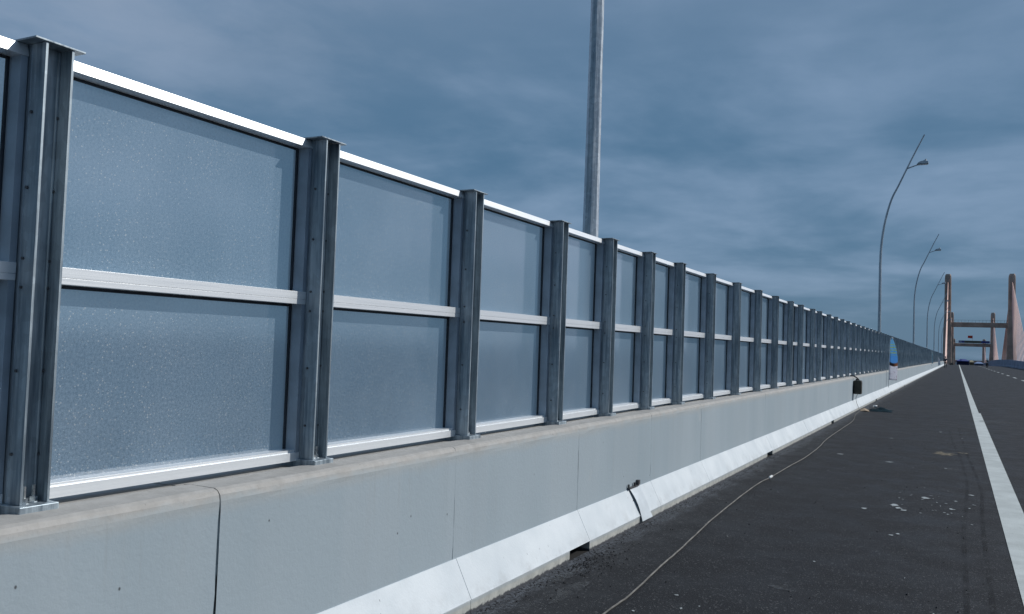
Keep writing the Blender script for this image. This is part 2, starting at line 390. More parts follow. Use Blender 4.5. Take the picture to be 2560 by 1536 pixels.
for x, y, rx, ry in [(-.55,9.58,.05,.09),(-.5,9.42,.035,.06),(-.45,9.32,.04,.05),(-.29,10.27,.05,.07),(-.79,9.16,.03,.05),(-.03,9.68,.03,.06),(-.47,7.96,.025,.04),(-.43,8.05,.02,.025),(.16,10.83,.03,.04),(-1.05,17.3,.03,.05),(-.28,19.6,.03,.08),(.1,18.4,.02,.04),(-.12,13.2,.02,.03),(-.84,13.4,.05,.06),(-1.55,13.9,.05,.05),(-1.4,4.95,.012,.018),(-1.32,5.05,.009,.012),(-1.5,5.2,.017,.012),(-1.62,4.75,.011,.012),(-.9,6.6,.015,.02)]:
    blob(b, x, y, rx, ry)
for i in range(26): blob(b, R.gauss(-.2,.22), R.gauss(10.1,.42), R.uniform(.006,.02), R.uniform(.008,.035), .0052, 7)
for i in range(18): blob(b, R.uniform(-1.9,.3), R.uniform(3.8,17), R.uniform(.004,.012), R.uniform(.005,.018), .0052, 6)
tag(b.build('paint_splatter', M['splat']), 'flecks of spilt whitish paint scattered on the dark asphalt', 'paint flecks', kind='stuff')
b = MB(); blob(b, -.16, 15.2, .17, .3, .0045, 17); blob(b, .1, 15.55, .09, .09, .0048, 9)
tag(b.build('sand_patch', M['sand']), 'tan smear of spilt sand on the asphalt left of the edge line', 'sand smear', kind='stuff')
b = MB(); blob(b, -1.0, 37.8, .5, .5, .0045, 15); blob(b, -.05, 13.1, .12, .2, .0045, 13); blob(b, -.95, 5.75, .09, .08, .0045, 13); blob(b, .9, 24, .4, .6, .0045, 13)
for i in range(24): blob(b, R.uniform(-2.3,-2.05), R.uniform(3,60), R.uniform(.03,.08), R.uniform(.1,.4), .0045, 11)
tag(b.build('cement_stain', M['greyst']), 'pale grey patches of dried cement on the asphalt', 'cement stains', kind='stuff')
b = MB()
def pebble(b, x, y, s):
    pts = [(x + s*R.uniform(.6,1.2)*math.cos(a), y + s*R.uniform(.6,1.2)*math.sin(a), 0) for a in [2*PI*i/6 for i in range(6)]]
    tp = [(x + (p[0]-x)*.6, y + (p[1]-y)*.6, s*R.uniform(.6,1.1)) for p in pts]
    b.add(pts + tp, [(i, (i+1) % 6, 6+(i+1) % 6, 6+i) for i in range(6)] + [tuple(range(6,12))])
for i in range(900):
    y = 3 + 40*R.random()**1.6; pebble(b, -2.36 + abs(R.gauss(0, .05)), y, R.uniform(.002,.007))
for i in range(260): pebble(b, -2.30 + abs(R.gauss(0,.12)), R.gauss(5.6,.35), R.uniform(.002,.009))
for i in range(160): pebble(b, R.uniform(-2.2,.3), 3.6 + 16*R.random()**1.5, R.uniform(.003,.009))
tag(b.build('loose_grit', M['grit']), 'loose dark grit lying along the foot of the white kerb', 'grit', kind='stuff')

# ------------------------------------------------------------------ concrete barrier wall and kerb
D = 2.48
WEND = 212.0
wall = thing('concrete_barrier', 'long pale grey painted concrete wall with a white sloped kerb under the glazed fence', 'concrete wall', (-2.48,0,0))
INV = Matrix.Translation((2.48,0,0))
def wput(b, name, m, **kw):
    o = b.build(name, m, wall, **kw); o.location = (2.48,0,0); return o
joints = [(-9.5,.002),(-2.1,.002),(.6,.002),(2.426,.008),(4.166,.002),(5.931,.003),(7.64,.0025),(9.373,.0025),(12.923,.0025)]
y = 12.923
while y < WEND - 6: y += 3.5; joints.append((y, .004))
joints.append((WEND, .001))
b = MB()
b.box(-2.99, -D-.03, -9.5, WEND, 0, .86)                     # core behind the skin
prof = [(-D-.03,.285),(-D,.285),(-D,.40),(-D,.55),(-D,.70),(-D,.80),(-D,.862),(-D-.004,.885),(-D-.013,.901),(-D-.03,.909),(-D-.15,.9105),(-D-.195,.905),(-D-.22,.896),(-D-.51,.894),(-D-.515,.86)]
for (ya, ga), (yb, gb) in zip(joints, joints[1:]):
    pf = prof
    if ya < 8:
        pf = prof[:1] + [(-D, .285 + (.862-.285)*i/30) for i in range(31)] + prof[7:]
    j6 = pf.index((-D-.004,.885)); wk = [0.0]; wk2 = [0.0]
    for _ in pf: wk.append(wk[-1]*.75 + R.gauss(0,.0014)); wk2.append(wk2[-1]*.75 + R.gauss(0,.0014))
    chip = [max(0, R.gauss(-.004,.004)) for _ in pf]
    L = yb - ya; n = max(2, int(L/.12) if ya < 14 else int(L/1.2)); ph = R.uniform(0, 9)
    rows = []
    for i in range(n+1):
        yy = ya + L*i/n; row = []
        for j, (x, z) in enumerate(pf):
            e = 0
            if i == 0: e = max(.0004, ga*.55 + wk[j] + (chip[j] if ya < 3 else 0))
            if i == n: e = -max(.0004, gb*.55 + wk2[j])
            up = 1 if j >= j6-1 else 0
            wob = up*(.0012*math.sin(yy*7+ph+.4*j) + R.gauss(0, .0007)) if ya < 40 else 0
            row.append((x + (wob*.7 if 0 < j < len(pf)-4 else 0), yy + e, z + wob*.6))
        rows.append(row)
    b.grid(rows)
    for r_ in (rows[0], rows[-1]): b.add(r_ + [(-D-.04, r_[0][1], .3), (-D-.04, r_[0][1], .86)], [tuple(range(len(pf)-1)) ])
wput(b, 'wall_body', M['wall'])
# kerb: sloped white face over a low upright foot, with drain openings
holes = [(5.57,5.935),(12.58,12.97),(19.59,20.0),(30.9,31.3),(38.1,38.5),(48,48.4),(62,62.4)]
kj = [-9.5,-2.1,2.43,4.20,5.935,7.05,7.64,9.38,12.97,16.4,20.0]
while kj[-1] < WEND-6: kj.append(kj[-1]+6)
kj.append(WEND)
XB, ZE = -2.368, .077
b = MB()
for ya, yb in zip(kj, kj[1:]):
    g = .0022 if yb < 13 else .006
    n = max(1, int((yb-ya)/.3)) if yb < 30 else 1
    rows = []
    for i in range(n+1):
        yy = ya + (yb-ya)*i/n + (g if i == 0 else -g if i == n else 0); w = 0
        rows.append([(-D-.02, yy, ZE), (-D-.02, yy, .287), (-D+.004, yy, .286+w), (XB-.004, yy, ZE+.006+w), (XB, yy, ZE+w*.5), (XB-.005, yy, ZE-.003), (-D-.02, yy, ZE)])
    b.grid(rows)
    for r_ in (rows[0], rows[-1]): b.add(r_[1:6] + [r_[0]], [(0,1,2,3,4,5)])
    a = ya + g
    for h0, h1 in [h for h in holes if ya - .5 < h[0] < yb]:
        if h0 > a: b.box(-D-.02, XB-.004, a, h0, -.02, ZE-.002)
        a = h1
    if yb - g > a: b.box(-D-.02, XB-.004, a, yb-g, -.02, ZE-.002)
wput(b, 'kerb', M['kerb'])
for h0, h1 in holes:
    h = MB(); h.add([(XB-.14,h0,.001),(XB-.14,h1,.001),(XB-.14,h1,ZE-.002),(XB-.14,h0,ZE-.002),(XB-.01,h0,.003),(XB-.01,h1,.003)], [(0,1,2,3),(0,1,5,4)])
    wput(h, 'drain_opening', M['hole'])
wput(MB().box(-D-.01, -D+.05, 7.03, 7.07, .0, .2), 'joint_filler', M['hole'])

# steel cover plate over the kerb's movement joint
pl = thing('joint_cover_plate', 'thin bent cover plate with a rusty bracket over the broken joint in the white kerb', 'cover plate', (-2.42,7.18,0))
b = MB(); rows = []
for i in range(9):
    t = i/8; x = -2.476 + .121*t; z = .296 - .27*t; bul = .017*math.sin(PI*t)
    rows.append([(x + bul*.9*(1-s_) + .006 , 7.045 + .27*s_ + .03*t + .006*math.sin(5*t), z + bul*.45*(1-s_) + .004) for s_ in (0,.25,.5,.75,1)])
b.grid(rows); b.grid([[(p[0]-.006, p[1], p[2]-.003) for p in r_] for r_ in rows])
o = b.build('plate', M['plate'], pl, fix=False); o.location = (2.42,-7.18,0)
b = MB(); b.box(-2.478,-2.455,7.02,7.27,.296,.306); b.box(-2.478,-2.452,7.24,7.28,.307,.345); b.tube([(-2.465,7.17,.306),(-2.465,7.17,.335)], .01); b.box(-2.474,-2.46,7.02,7.03,.307,.335)
o = b.build('bracket', M['steel'], pl); o.location = (2.42,-7.18,0)

# ------------------------------------------------------------------ noise barrier fence: posts, framed translucent panels
fence = thing('noise_barrier', 'tall roadside fence of translucent panels in aluminium frames between galvanised steel posts', 'noise barrier', (-2.73,0,.91))
FL = (2.73,0,-.91)
P_X0, P_X1 = -2.63, -2.83
def post_mesh():
    b = MB()
    for s in (-1, 1): b.box(P_X1, P_X0, s*.046-.004, s*.046+.004, .932, 2.424)
    b.box(P_X1, P_X1+.001, 0, .001, .94, .95)
    b.box(P_X1, P_X0-.1, -.003, .003, .932, 2.424)          # web
    b.box(-2.700, -2.690, -.0415, .0415, .932, 2.424)        # inner face of the channel
    for s in (-1, 1): b.tube([(-2.6895, s*.0375, .94), (-2.6895, s*.0375, 2.42)], .0045, 6)   # weld seams
    b.tube([(-2.700, -.0505, .94), (-2.700, -.0505, 2.42)], .0022, 5)
    return b
PM = post_mesh().mesh('post', M['galv'])
CAPM = MB().box(-2.75, -2.624, -.090, .088, 2.425, 2.431).mesh('cap_plate', M['galv'], bevel=.0012)
BASEM = MB().box(-2.862, -2.604, -.068, .068, .893, .931).mesh('base_plate', M['galv'], bevel=.003)
def bolt_mesh(tall):
    b = MB(); b.tube([(0,0,0),(0,0,.018)], .014, 6)
    if tall: b.tube([(0,0,.018),(0,0,.055)], .0065, 8)
    else: b.tube([(0,0,.018),(0,0,.026)], .0125, 6)
    b.tube([(0,0,-.001),(0,0,.003)], .018, 12)
    return b.mesh('anchor_bolt', M['zinc'])
BT, BS = bolt_mesh(True), bolt_mesh(False)
SCREW = MB().tube([(0,0,0),(0,-.005,0)], .0055, 6).mesh('screw', M['steel'])
py = [.33, 1.783, 3.18, 4.592, 5.91, 6.97, 8.04, 9.09, 10.42, 11.81, 13.24, 14.62, 16.07, 17.21, 18.74, 19.75, 21.3, 22.6, 23.95, 25.3, 26.75]
py.insert(0, -1.1); py.insert(0, -2.5); py.insert(0, -3.9)
while py[-1] < WEND - 3: py.append(py[-1] + 1.405)
PANELS = {}
def panel_meshes(w):
    key = round(w, 2)
    if key in PANELS: return PANELS[key]
    w = key - .104; h = w/2                                   # clear width between flanges
    X0, X1 = -2.80, -2.715
    f = MB()
    ups = []
    for s in (-1, 1):
        u = MB(); u.box(X1-.06, X1, s*h-(.024 if s > 0 else 0), s*h+(.024 if s < 0 else 0), .9615, 2.3835)
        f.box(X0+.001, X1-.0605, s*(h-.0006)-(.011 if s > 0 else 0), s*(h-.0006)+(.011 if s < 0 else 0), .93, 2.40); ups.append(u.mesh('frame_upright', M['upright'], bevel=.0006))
    f.prism([(X0,2.384),(X1+.004,2.384),(X1+.0035,2.3875),(X1-.0065,2.4235),(X0,2.4235)], -h, h)   # top rail, face sloped up
    f.box(X0, X1+.003, -h+.001, h-.001, .922, .961)           # bottom rail
    f.box(X0, X1-.006, -h+.024, h-.024, .961, .972)             # sill step over it
    mr = MB(); mr.box(X0, X1+.003, -h+.001, h-.001, 1.671, 1.706); mr.box(X0, X1+.0022, -h+.001, h-.001, 1.648, 1.6695); mr.box(X0+.004, X1-.001, -h+.003, h-.003, 1.669, 1.6715)
    sh = []
    for z0, z1 in ((.972, 1.648), (1.706, 2.388)):
        sh.append(MB().box(-2.793, -2.788, -h+.014, h-.014, z0, z1).mesh('sheet', M['sheet']))
    ga = []
    for z0, z1 in ((.972, 1.648), (1.706, 2.388)):
        g = MB(); g.box(-2.7875, -2.7755, h-.031, h-.0125, z0, z1); g.box(-2.7875, -2.7755, -h+.0125, -h+.031, z0, z1)
        g.box(-2.7875, -2.7755, -h+.031, h-.031, z1-.012, z1)
        ga.append(g.mesh('gasket', M['rubber']))
    PANELS[key] = (f.mesh('panel', M['alu'], bevel=.0004), mr.mesh('mid_rail', M['alu'], bevel=.0004), sh, ga, ups)
    return PANELS[key]
NPOST, NPAN = 100, 100
vis = [y for y in py]
rest_posts, rest_alu, rest_sheet = MB(), MB(), MB()
for i, y in enumerate(py):
    if i < NPOST:
        lean = R.gauss(0, .0012)
        p = put('post', PM, fence, (FL[0], y, FL[2]))
        if i < 44:
            put('cap_plate', CAPM, p); put('base_plate', BASEM, p)
            n = i - 3
            if -2 <= n <= 8:
                for dx, dy in ((-2.655,-.022), (-2.672,.022), (-2.79,-.022), (-2.79,.022)):
                    c_ = put('anchor_bolt', BS if n <= 0 else BT, p, (dx, dy, .931)); c_.rotation_euler = (0,0,R.uniform(0,1))
                for z in (1.09, 1.36, 1.625, 1.715, 1.95, 2.19):
                    put('screw', SCREW, p, (-2.685, -.05, z + R.uniform(-.01,.01))); put('screw', SCREW, p, (-2.685, .042, z + R.uniform(-.01,.01)))
    else:
        rest_posts.add([(x, yy + y, z) for x, yy, z in post_mesh().v], post_mesh().f)
        rest_posts.box(-2.838, -2.622, y-.092, y+.092, 2.425, 2.431)
for i, (a, c_) in enumerate(zip(py, py[1:])):
    w = c_ - a; mid = (a+c_)/2
    f, mr, sh, ga, ups = panel_meshes(w)
    if i < NPAN:
        p = put('panel', f, fence, (FL[0], mid, FL[2]))
        if i < 60: put('mid_rail', mr, p)
        for s_ in sh: put('sheet', s_, p)
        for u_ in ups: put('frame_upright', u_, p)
        if i < 40:
            for g in ga: put('gasket', g, p)
    else:
        h = w/2 - .052
        for z0, z1 in ((.912,.957),(1.648,1.706),(2.388,2.424)): rest_alu.box(-2.8, -2.712, mid-h, mid+h, z0, z1)
        rest_sheet.box(-2.793, -2.788, mid-h, mid+h, .957, 2.388)
for bb, nm, mm in ((rest_posts, 'far_posts', M['galv']), (rest_alu, 'far_rails', M['alu']), (rest_sheet, 'far_sheets', M['sheet'])):
    o = bb.build(nm, mm, fence); o.location = FL; o['kind'] = 'stuff'
# panels beyond the first sixty keep their mid rail too, as one far strip
b = MB()
for i, (a, c_) in enumerate(zip(py, py[1:])):
    if 60 <= i < NPAN: b.box(-2.8, -2.712, a+.052, c_-.052, 1.648, 1.706)
o = b.build('far_mid_rails', M['alu'], fence); o.location = FL; o['kind'] = 'stuff'

# ------------------------------------------------------------------ street lamps outside the fence
def lamp(first):
    t = thing('street_lamp', 'x', 'street lamp', (-3.32, 8.07, -.6))
    pts = [(0,0,.6),(0,0,3),(0,0,5.8),(.0,0,6.7),(.05,0,7.64),(.19,0,8.62),(.44,0,9.6),(.74,0,10.26),(1.1,0,11.07),(1.44,0,11.82),(1.83,0,12.64)]
    pd = dense(pts, 4); rad = [.094 - .0052*max(0, min(p[2], 12.6)-.6) for p in pd]
    b = MB(); b.tube(pd, rad, 8, phase=PI/8); b.build('pole', M['pole'], t)
    b = MB(); b.tube([(0,0,.0),(0,0,.62)], .1, 8); b.box(-.22,.22,-.22,.22,.0,.03); b.build('base', M['pole'], t)
    a = MB(); a.tube([(1.08,0,11.05),(1.3,0,11.13),(1.62,0,11.24)], [.03,.03,.028], 8); arm = a.build('arm', M['pole'], t, smooth=True)
    h = MB(); h.add([(1.5,-.07,11.19),(1.5,.07,11.19),(1.56,-.12,11.28),(1.56,.12,11.28),(2.02,-.14,11.24),(2.02,.14,11.24),(2.02,-.13,11.33),(2.02,.13,11.33),(1.62,-.11,11.34),(1.62,.11,11.34),(1.85,-.1,11.41),(1.85,.1,11.41)],
          [(0,1,3,2),(0,4,5,1),(4,6,7,5),(6,10,11,7),(10,8,9,11),(8,2,3,9),(0,2,8,10,6,4),(1,5,7,11,9,3)])
    hd = h.build('lamp_head', M['pole'], arm, bevel=.01)
    g = MB(); g.box(1.62,1.98,-.1,.1,11.205,11.222); g.build('lamp_lens', M['lens'], arm)
    g = MB(); g.tube([(1.9,0,11.38),(1.9,0,11.47)], [.05,.04], 8); g.build('photocell', M['white'], arm)
    return t
L0 = lamp(True)
lamp_labels = ['nearest street lamp, thick octagonal galvanised pole rising behind the fence and leaving the frame top',
 'second street lamp along the fence, tallest whole curved pole with its lamp head showing',
 'third street lamp, thin curved pole just left of the bridge tower group',
 'fourth street lamp, curved pole whose head points at the left bridge tower',
 'fifth street lamp, faint curved pole ending beside the left bridge tower',
 'sixth street lamp, very faint curved pole close to the left bridge tower',
 'farthest street lamp, sliver of pole almost touching the left bridge tower']
for i in range(7):
    o = L0 if i == 0 else copy_tree(L0)
    o.location = (-3.32, 8.07 + 36.55*i, -.6 + zr(8.07+36.55*i)); o['label'] = lamp_labels[i]; o['group'] = 'street lamps behind the fence'

# ------------------------------------------------------------------ things on and beside the wall
t = thing('jerrycan', 'dark olive metal can hanging from a strap on the concrete wall', 'metal can', (-2.37,25.0,.64))
b = MB(); b.box(-.1,.1,-.14,.14,-.185,.185); can = b.build('can_body', M['canolive'], t, bevel=.03, smooth=False)
b = MB()
for s in (-1, 1): b.box(-.102,.102,-.142,.142,s*.11-.006,s*.11+.006)
b.build('rib', M['canolive'], t, bevel=.002)
MB().tube([(-.03,0,.185),(-.03,0,.225)], .028, 10).build('cap', M['black'], t)
MB().tube(dense([(.03,0,.18),(.0,0,.23),(-.06,.0,.27),(-.12,.0,.30),(-.2,0,.30)]), .017, 8).build('strap', M['black'], t, smooth=True)
cab = thing('electric_cable', 'grey cable snaking along the asphalt and up the kerb to the hanging can', 'cable', (-1.8,6,0))
rp = [(-1.70,3.6),(-1.735,4.614),(-1.737,5.02),(-1.791,5.8),(-1.818,6.345),(-1.867,7.054),(-1.918,7.883),(-1.968,9.171),(-1.985,10.133),(-1.963,10.629),(-1.948,11.835),(-1.922,12.957),(-1.949,14.529),(-2.02,16.101),(-2.05,18.098),(-2.082,20.928),(-2.237,23.063),(-2.279,24.2)]
pp = dense([(x+1.8, y-6, .009) for x, y in rp] + [(-2.30+1.8,24.75-6,.03),(-2.345+1.8,24.95-6,.11),(-2.40+1.8,25-6,.24),(-2.41+1.8,25-6,.36),(-2.37+1.8,25-6,.458)], 5)
pp = [(x + R.gauss(0,.0012), y, z) for x, y, z in pp]
MB().tube(pp, .0058, 8).build('cable_run', M['cable'], cab, smooth=True)
MB().tube([(x+1.8, y-6, .0125) for x, y in ((-1.957,10.55),(-1.962,10.63),(-1.962,10.72))], .015, 8).build('cable_joint', M['white'], cab, smooth=True)
# bundle on the asphalt by the kerb
t = thing('tarpaulin', 'dark teal tarpaulin crumpled in a flat heap on the asphalt under the can', 'tarpaulin', (-1.85,25.6,0))
b = MB(); rows = []
for i in range(13):
    u = i/12; row = []
    for j in range(11):
        v = j/10; e = (math.sin(PI*u)**.7)*(math.sin(PI*v)**.7)
        row.append((-.27 + .56*u + .03*math.sin(7*v), -.45 + 1.1*v + .15*(u-.5)*v, .004 + e*(.09 - .05*u + .03*math.sin(9*u+4*v) + R.gauss(0,.008))))
    rows.append(row)
b.grid(rows); b.build('cloth', M['tarp'], t)
t = thing('cardboard_sheet', 'flattened brown cardboard piece between the kerb and the teal tarpaulin', 'cardboard', (-2.22,25.3,0), .1)
b = MB(); b.grid([[(-.10,-.35,.004),(.02,-.35,.03),(.12,-.35,.006)],[(-.11,.35,.006),(.0,.38,.055),(.11,.35,.01)]]); b.grid([[(-.10,-.35,.001),(.12,-.35,.001)],[(-.11,.35,.001),(.11,.35,.001)]]); b.build('sheet_fold', M['card'], t)
t = thing('bottle', 'small white plastic bottle lying on the teal tarpaulin', 'bottle', (-1.98,25.7,.115), .4)
MB().tube([(-.06,0,0),(-.05,0,0),(.03,0,0),(.05,0,0),(.055,0,0)], [.015,.035,.035,.015,.014], 12).build('bottle_body', M['white'], t, smooth=True)
MB().tube([(.056,0,0),(.075,0,0)], .017, 10).build('bottle_cap', M['black'], t)

def feather_mats():
    k = N('feather_banner_print'); p = k.obj(); q = k.xyz(p)
    z = q[2]
    c = k.mix(k.ramp(z, 1.0, 1.55), (.30,.60,.92), (.45,.76,.97))
    w = k.math('FRACT', k.math('MULTIPLY', z, 9.0)); band = k.math('MULTIPLY', k.math('GREATER_THAN', w, .55), k.math('MULTIPLY', k.ramp(z, .98, 1.0), k.ramp(z, 1.42, 1.44, 1, 0)))
    txt = k.ramp(k.noise(k.scale(p, (60,1,14)), 1, 2), .42, .55); c = k.mix(k.math('MULTIPLY', band, txt), c, (.72,.80,.2))
    arch = k.math('ADD', z, k.math('MULTIPLY', k.math('POWER', k.math('SUBTRACT', q[0], .17), 2.0), -2.2))
    c = k.mix(k.ramp(arch, .64, .70, 1, 0), c, k.mix(k.ramp(q[0], .12, .26), (.10,.08,.09), (.55,.30,.18)))
    c = k.mix(k.ramp(arch, .54, .55, 1, 0), c, (.9,.9,.95))
    lo = k.math('MULTIPLY', k.ramp(z, .5, .51, 1, 0), k.ramp(k.noise(k.scale(p, (30,1,11)), 1, 2), .60, .66)); c = k.mix(k.math('MULTIPLY', lo, .6), c, (.30,.14,.2))
    tl = k.n('ShaderNodeBsdfTranslucent'); k.set(tl.inputs[0], c); df = k.bsdf(c, .7)
    mx = k.n('ShaderNodeMixShader'); mx.inputs[0].default_value = .6; k.l(df.outputs[0], mx.inputs[1]); k.l(tl.outputs[0], mx.inputs[2]); return k.done(mx)
def feather(label, loc, rz, mat, lean=0.0, h=1.68, w=.31):
    t = thing('feather_banner', label, 'banner', loc, rz, 'feather banners along the wall'); t.rotation_euler = (0, lean, rz)
    MB().tube(dense([(0,0,-.3),(0,0,.6),(0,0,1.3),(.02,0,h-.05),(.07,0,h+.02),(.12,0,h-.02)]), [.014]*10 + [.010]*16, 8).build('flag_pole', M['white'], t, smooth=True) if False else MB().tube(dense([(0,0,-.3),(0,0,.6),(0,0,1.3),(.02,0,h-.05),(.07,0,h+.02),(.12,0,h-.02)]), .012, 8).build('flag_pole', M['white'], t, smooth=True)
    rows = []
    for i in range(25):
        u = i/24; z = h*u; top = max(0, u-.42)/.58
        x1 = w*(1 - top**2.0*.72)
        x0 = .012 + .06*max(0,(u-.93)/.07)
        rows.append([(x0 + (x1-x0)*j/5, .012*math.sin(5*u+2.2*j/5) , z) for j in range(6)])
    b = MB(); b.grid(rows); o = b.build('flag_cloth', mat, t, smooth=True, fix=False)
    sm = o.modifiers.new('thick', 'SOLIDIFY'); sm.thickness = .002
    return t
FM = feather_mats()
feather('blue feather banner with yellow lettering and a white foot, standing against the wall', (-2.42,37.6,.56), .03, FM, .015)
feather('slim pale cyan feather banner leaning on the wall far along the fence', (-2.44,104,.9), .5, simple('pale_cyan_cloth', (.32,.5,.58), .8), -.02, 1.35, .16)
feather('small white feather banner farthest along the wall near the standing person', (-2.40,138,.45), .25, simple('white_banner_cloth', (.68,.70,.76), .8), -.04, 1.1, .30)

# ------------------------------------------------------------------ people and motorbike
def skin(name, verts, edges, rad, m, parent, lev=2):
    me = bpy.data.meshes.new(name); me.from_pydata(verts, edges, []); me.materials.append(m)
    o = put(name, me, parent); md = o.modifiers.new('skin', 'SKIN'); md.use_smooth_shade = True
    for i, r_ in enumerate(rad):
        s_ = me.skin_vertices[0].data[i]; s_.radius = (r_, r_) if not isinstance(r_, tuple) else r_; s_.use_root = (i == 0)
    o.modifiers.new('sub', 'SUBSURF').levels = lev; o.modifiers['sub'].render_levels = lev
    return o
def figure(t, sit=False, hat=True, top='greycloth', legs='darkcloth'):
    if sit:
        hip, kn, ft = .0, (.17,-.32,-.12), (.16,-.22,-.52); lean = -.10
        hand = (.27,-.52,.22); elb = (.29,-.18,.2)
    else:
        hip, kn, ft = .0, (.11,-.03,-.44), (.12,.02,-.86); lean = -.05
        hand = (.20,-.24,.10); elb = (.27,.02,.2)
    v = [(0,0,hip),(0,lean*.4,.22),(0,lean*.8,.42),(0,lean,.52)]; e = [(0,1),(1,2),(2,3)]; r_ = [(.15,.11),(.14,.10),(.17,.11),(.055,.055)]
    for s in (-1, 1):
        n = len(v); v += [(s*.19,lean*.85,.43),(s*elb[0],elb[1],elb[2]),(s*hand[0],hand[1],hand[2])]; r_ += [.06,.045,.035]; e += [(2,n),(n,n+1),(n+1,n+2)]
    body = skin('body', v, e, r_, M[top], t)
    v, e, r_ = [(0,0,hip-.02)], [], [(.14,.11)]
    for s in (-1, 1):
        n = len(v); v += [(s*.09,-.01,hip-.08),(s*kn[0],kn[1],kn[2]),(s*ft[0],ft[1],ft[2]+.06),(s*ft[0],ft[1]-.12,ft[2]+.03)]; r_ += [.085,.06,.042,.035]; e += [(0,n),(n,n+1),(n+1,n+2),(n+2,n+3)]
    skin('trousers', v, e, r_, M[legs], t)
    for s in (-1, 1):
        hx, hy, hz = s*hand[0], hand[1], hand[2]
        v = [(hx,hy,hz),(hx,hy-.05,hz)]; e = [(0,1)]; r_ = [.022,.026]
        for q_ in range(4):
            n = len(v); v += [(hx+(q_-1.5)*.016,hy-.09,hz-.008),(hx+(q_-1.5)*.017,hy-.105-.01*(q_ in (1,2)),hz-.035)]; r_ += [.008,.007]; e += [(1,n),(n,n+1)]
        n = len(v); v += [(hx-s*.035,hy-.05,hz-.01),(hx-s*.04,hy-.075,hz-.02)]; r_ += [.009,.008]; e += [(0,n),(n,n+1)]
        skin('hand', v, e, r_, M['skin'], t, 1)
    hy = lean - .02
    b = MB(); rows = []
    for i in range(13):
        a = -PI/2 + PI*i/12
        rows.append([(.075*math.cos(a)*math.cos(2*PI*j/16), hy + .095*math.cos(a)*math.sin(2*PI*j/16) - (.012 if i < 5 and 9 < j < 15 else 0), .66 + .118*math.sin(a)) for j in range(17)])
    b.grid(rows); b.tube([(0,hy-.09,.665),(0,hy-.115,.635),(0,hy-.092,.628)], [.008,.014,.008], 6)
    for s in (-1, 1): b.tube([(s*.072,hy+.005,.63),(s*.082,hy+.01,.66),(s*.076,hy+.01,.685)], [.008,.014,.008], 6)
    hd = b.build('head', M['skin'], t, smooth=True)
    b = MB()
    for s in (-1, 1): b.tube([(s*.03,hy-.088,.668),(s*.03,hy-.094,.668)], .009, 8)
    b.tube([(-.025,hy-.094,.592),(.025,hy-.094,.592)], .005, 6); b.build('face_features', M['black'], hd)
    b = MB(); rows = []
    for i in range(8):
        a = PI*.03 + PI*.47*i/7
        rows.append([(.115*math.cos(a)*math.cos(2*PI*j/16), hy + .005 + .135*math.cos(a)*math.sin(2*PI*j/16), .655 + .155*math.sin(a)) for j in range(17)])
    b.grid(rows); o = b.build('helmet', M['helmet'], hd, smooth=True); o.modifiers.new('s', 'SOLIDIFY').thickness = .012
    return t
p = thing('person', 'distant person in dark clothes and helmet standing at the far end of the kerb', 'person', (-1.62,150,.95), .35)
p.scale = (1.08,1.08,1.08)
figure(p)
b = MB(); b.box(-.17,.17,.10,.30,.05,.50); b.build('backpack', M['darkcloth'], p, bevel=.06)
bk = thing('motorbike', 'dark motorbike riding towards the camera on the far lane', 'motorbike', (5.04,186,0), .0)
for y_ in (-.62, .62):
    wb = MB(); pts = [(0, y_ + .235*math.cos(2*PI*i/24), .285 + .235*math.sin(2*PI*i/24)) for i in range(25)]; wb.tube(pts, .05, 8, cap=False); w_ = wb.build('wheel', M['rubber'], bk, smooth=True)
    wb = MB(); wb.tube([(-.05,y_,.285),(.05,y_,.285)], .06, 10)
    for i in range(5):
        a = 2*PI*i/5; wb.tube([(0,y_,.285),(0,y_+.2*math.cos(a),.285+.2*math.sin(a))], .014, 6)
    wb.build('rim', M['chrome'], w_)
b = MB(); b.add([(-.08,-.35,.42),(.08,-.35,.42),(.12,.55,.55),(-.12,.55,.55),(-.09,-.42,.78),(.09,-.42,.78),(.13,.1,.72),(-.13,.1,.72),(.1,.7,.8),(-.1,.7,.8)], [(0,1,2,3),(0,4,5,1),(1,5,6,8,2),(0,3,9,7,4),(4,7,6,5),(7,9,8,6),(3,2,8,9)]); b.box(-.14,.14,-.15,.25,.22,.46); b.build('body_shell', M['bikepaint'], bk, bevel=.03)
b = MB(); b.box(-.12,.12,-.05,.75,.80,.87); b.build('seat', M['black'], bk, bevel=.03)
b = MB(); b.add([(-.2,-.45,.35),(.2,-.45,.35),(.24,-.52,.75),(-.24,-.52,.75),(0,-.58,.5)], [(0,1,4),(1,2,4),(2,3,4),(3,0,4)]); b.build('leg_shield', M['bikepaint'], bk)
b = MB(); b.tube([(-.34,-.32,1.06),(-.12,-.46,1.02),(.12,-.46,1.02),(.34,-.32,1.06)], .016, 8); b.tube([(0,-.46,1.02),(0,-.62,.3)], .03, 8); hb = b.build('handlebar', M['black'], bk)
b = MB(); b.tube([(0,-.50,.98),(0,-.58,.97)], [.06,.085], 14); b.build('headlight', M['lens'], bk, smooth=True)
for s in (-1, 1): MB().tube([(s*.30,-.36,1.10),(s*.34,-.38,1.22),(s*.36,-.38,1.24),(s*.38,-.38,1.3)], [.006,.006,.05,.05], 8).build('mirror', M['chrome'], hb)
rd = thing('person', 'dark clothed rider with a helmet sitting on the motorbike', 'person', (5.04,186.12,.94)); figure(rd, True, top='darkcloth')

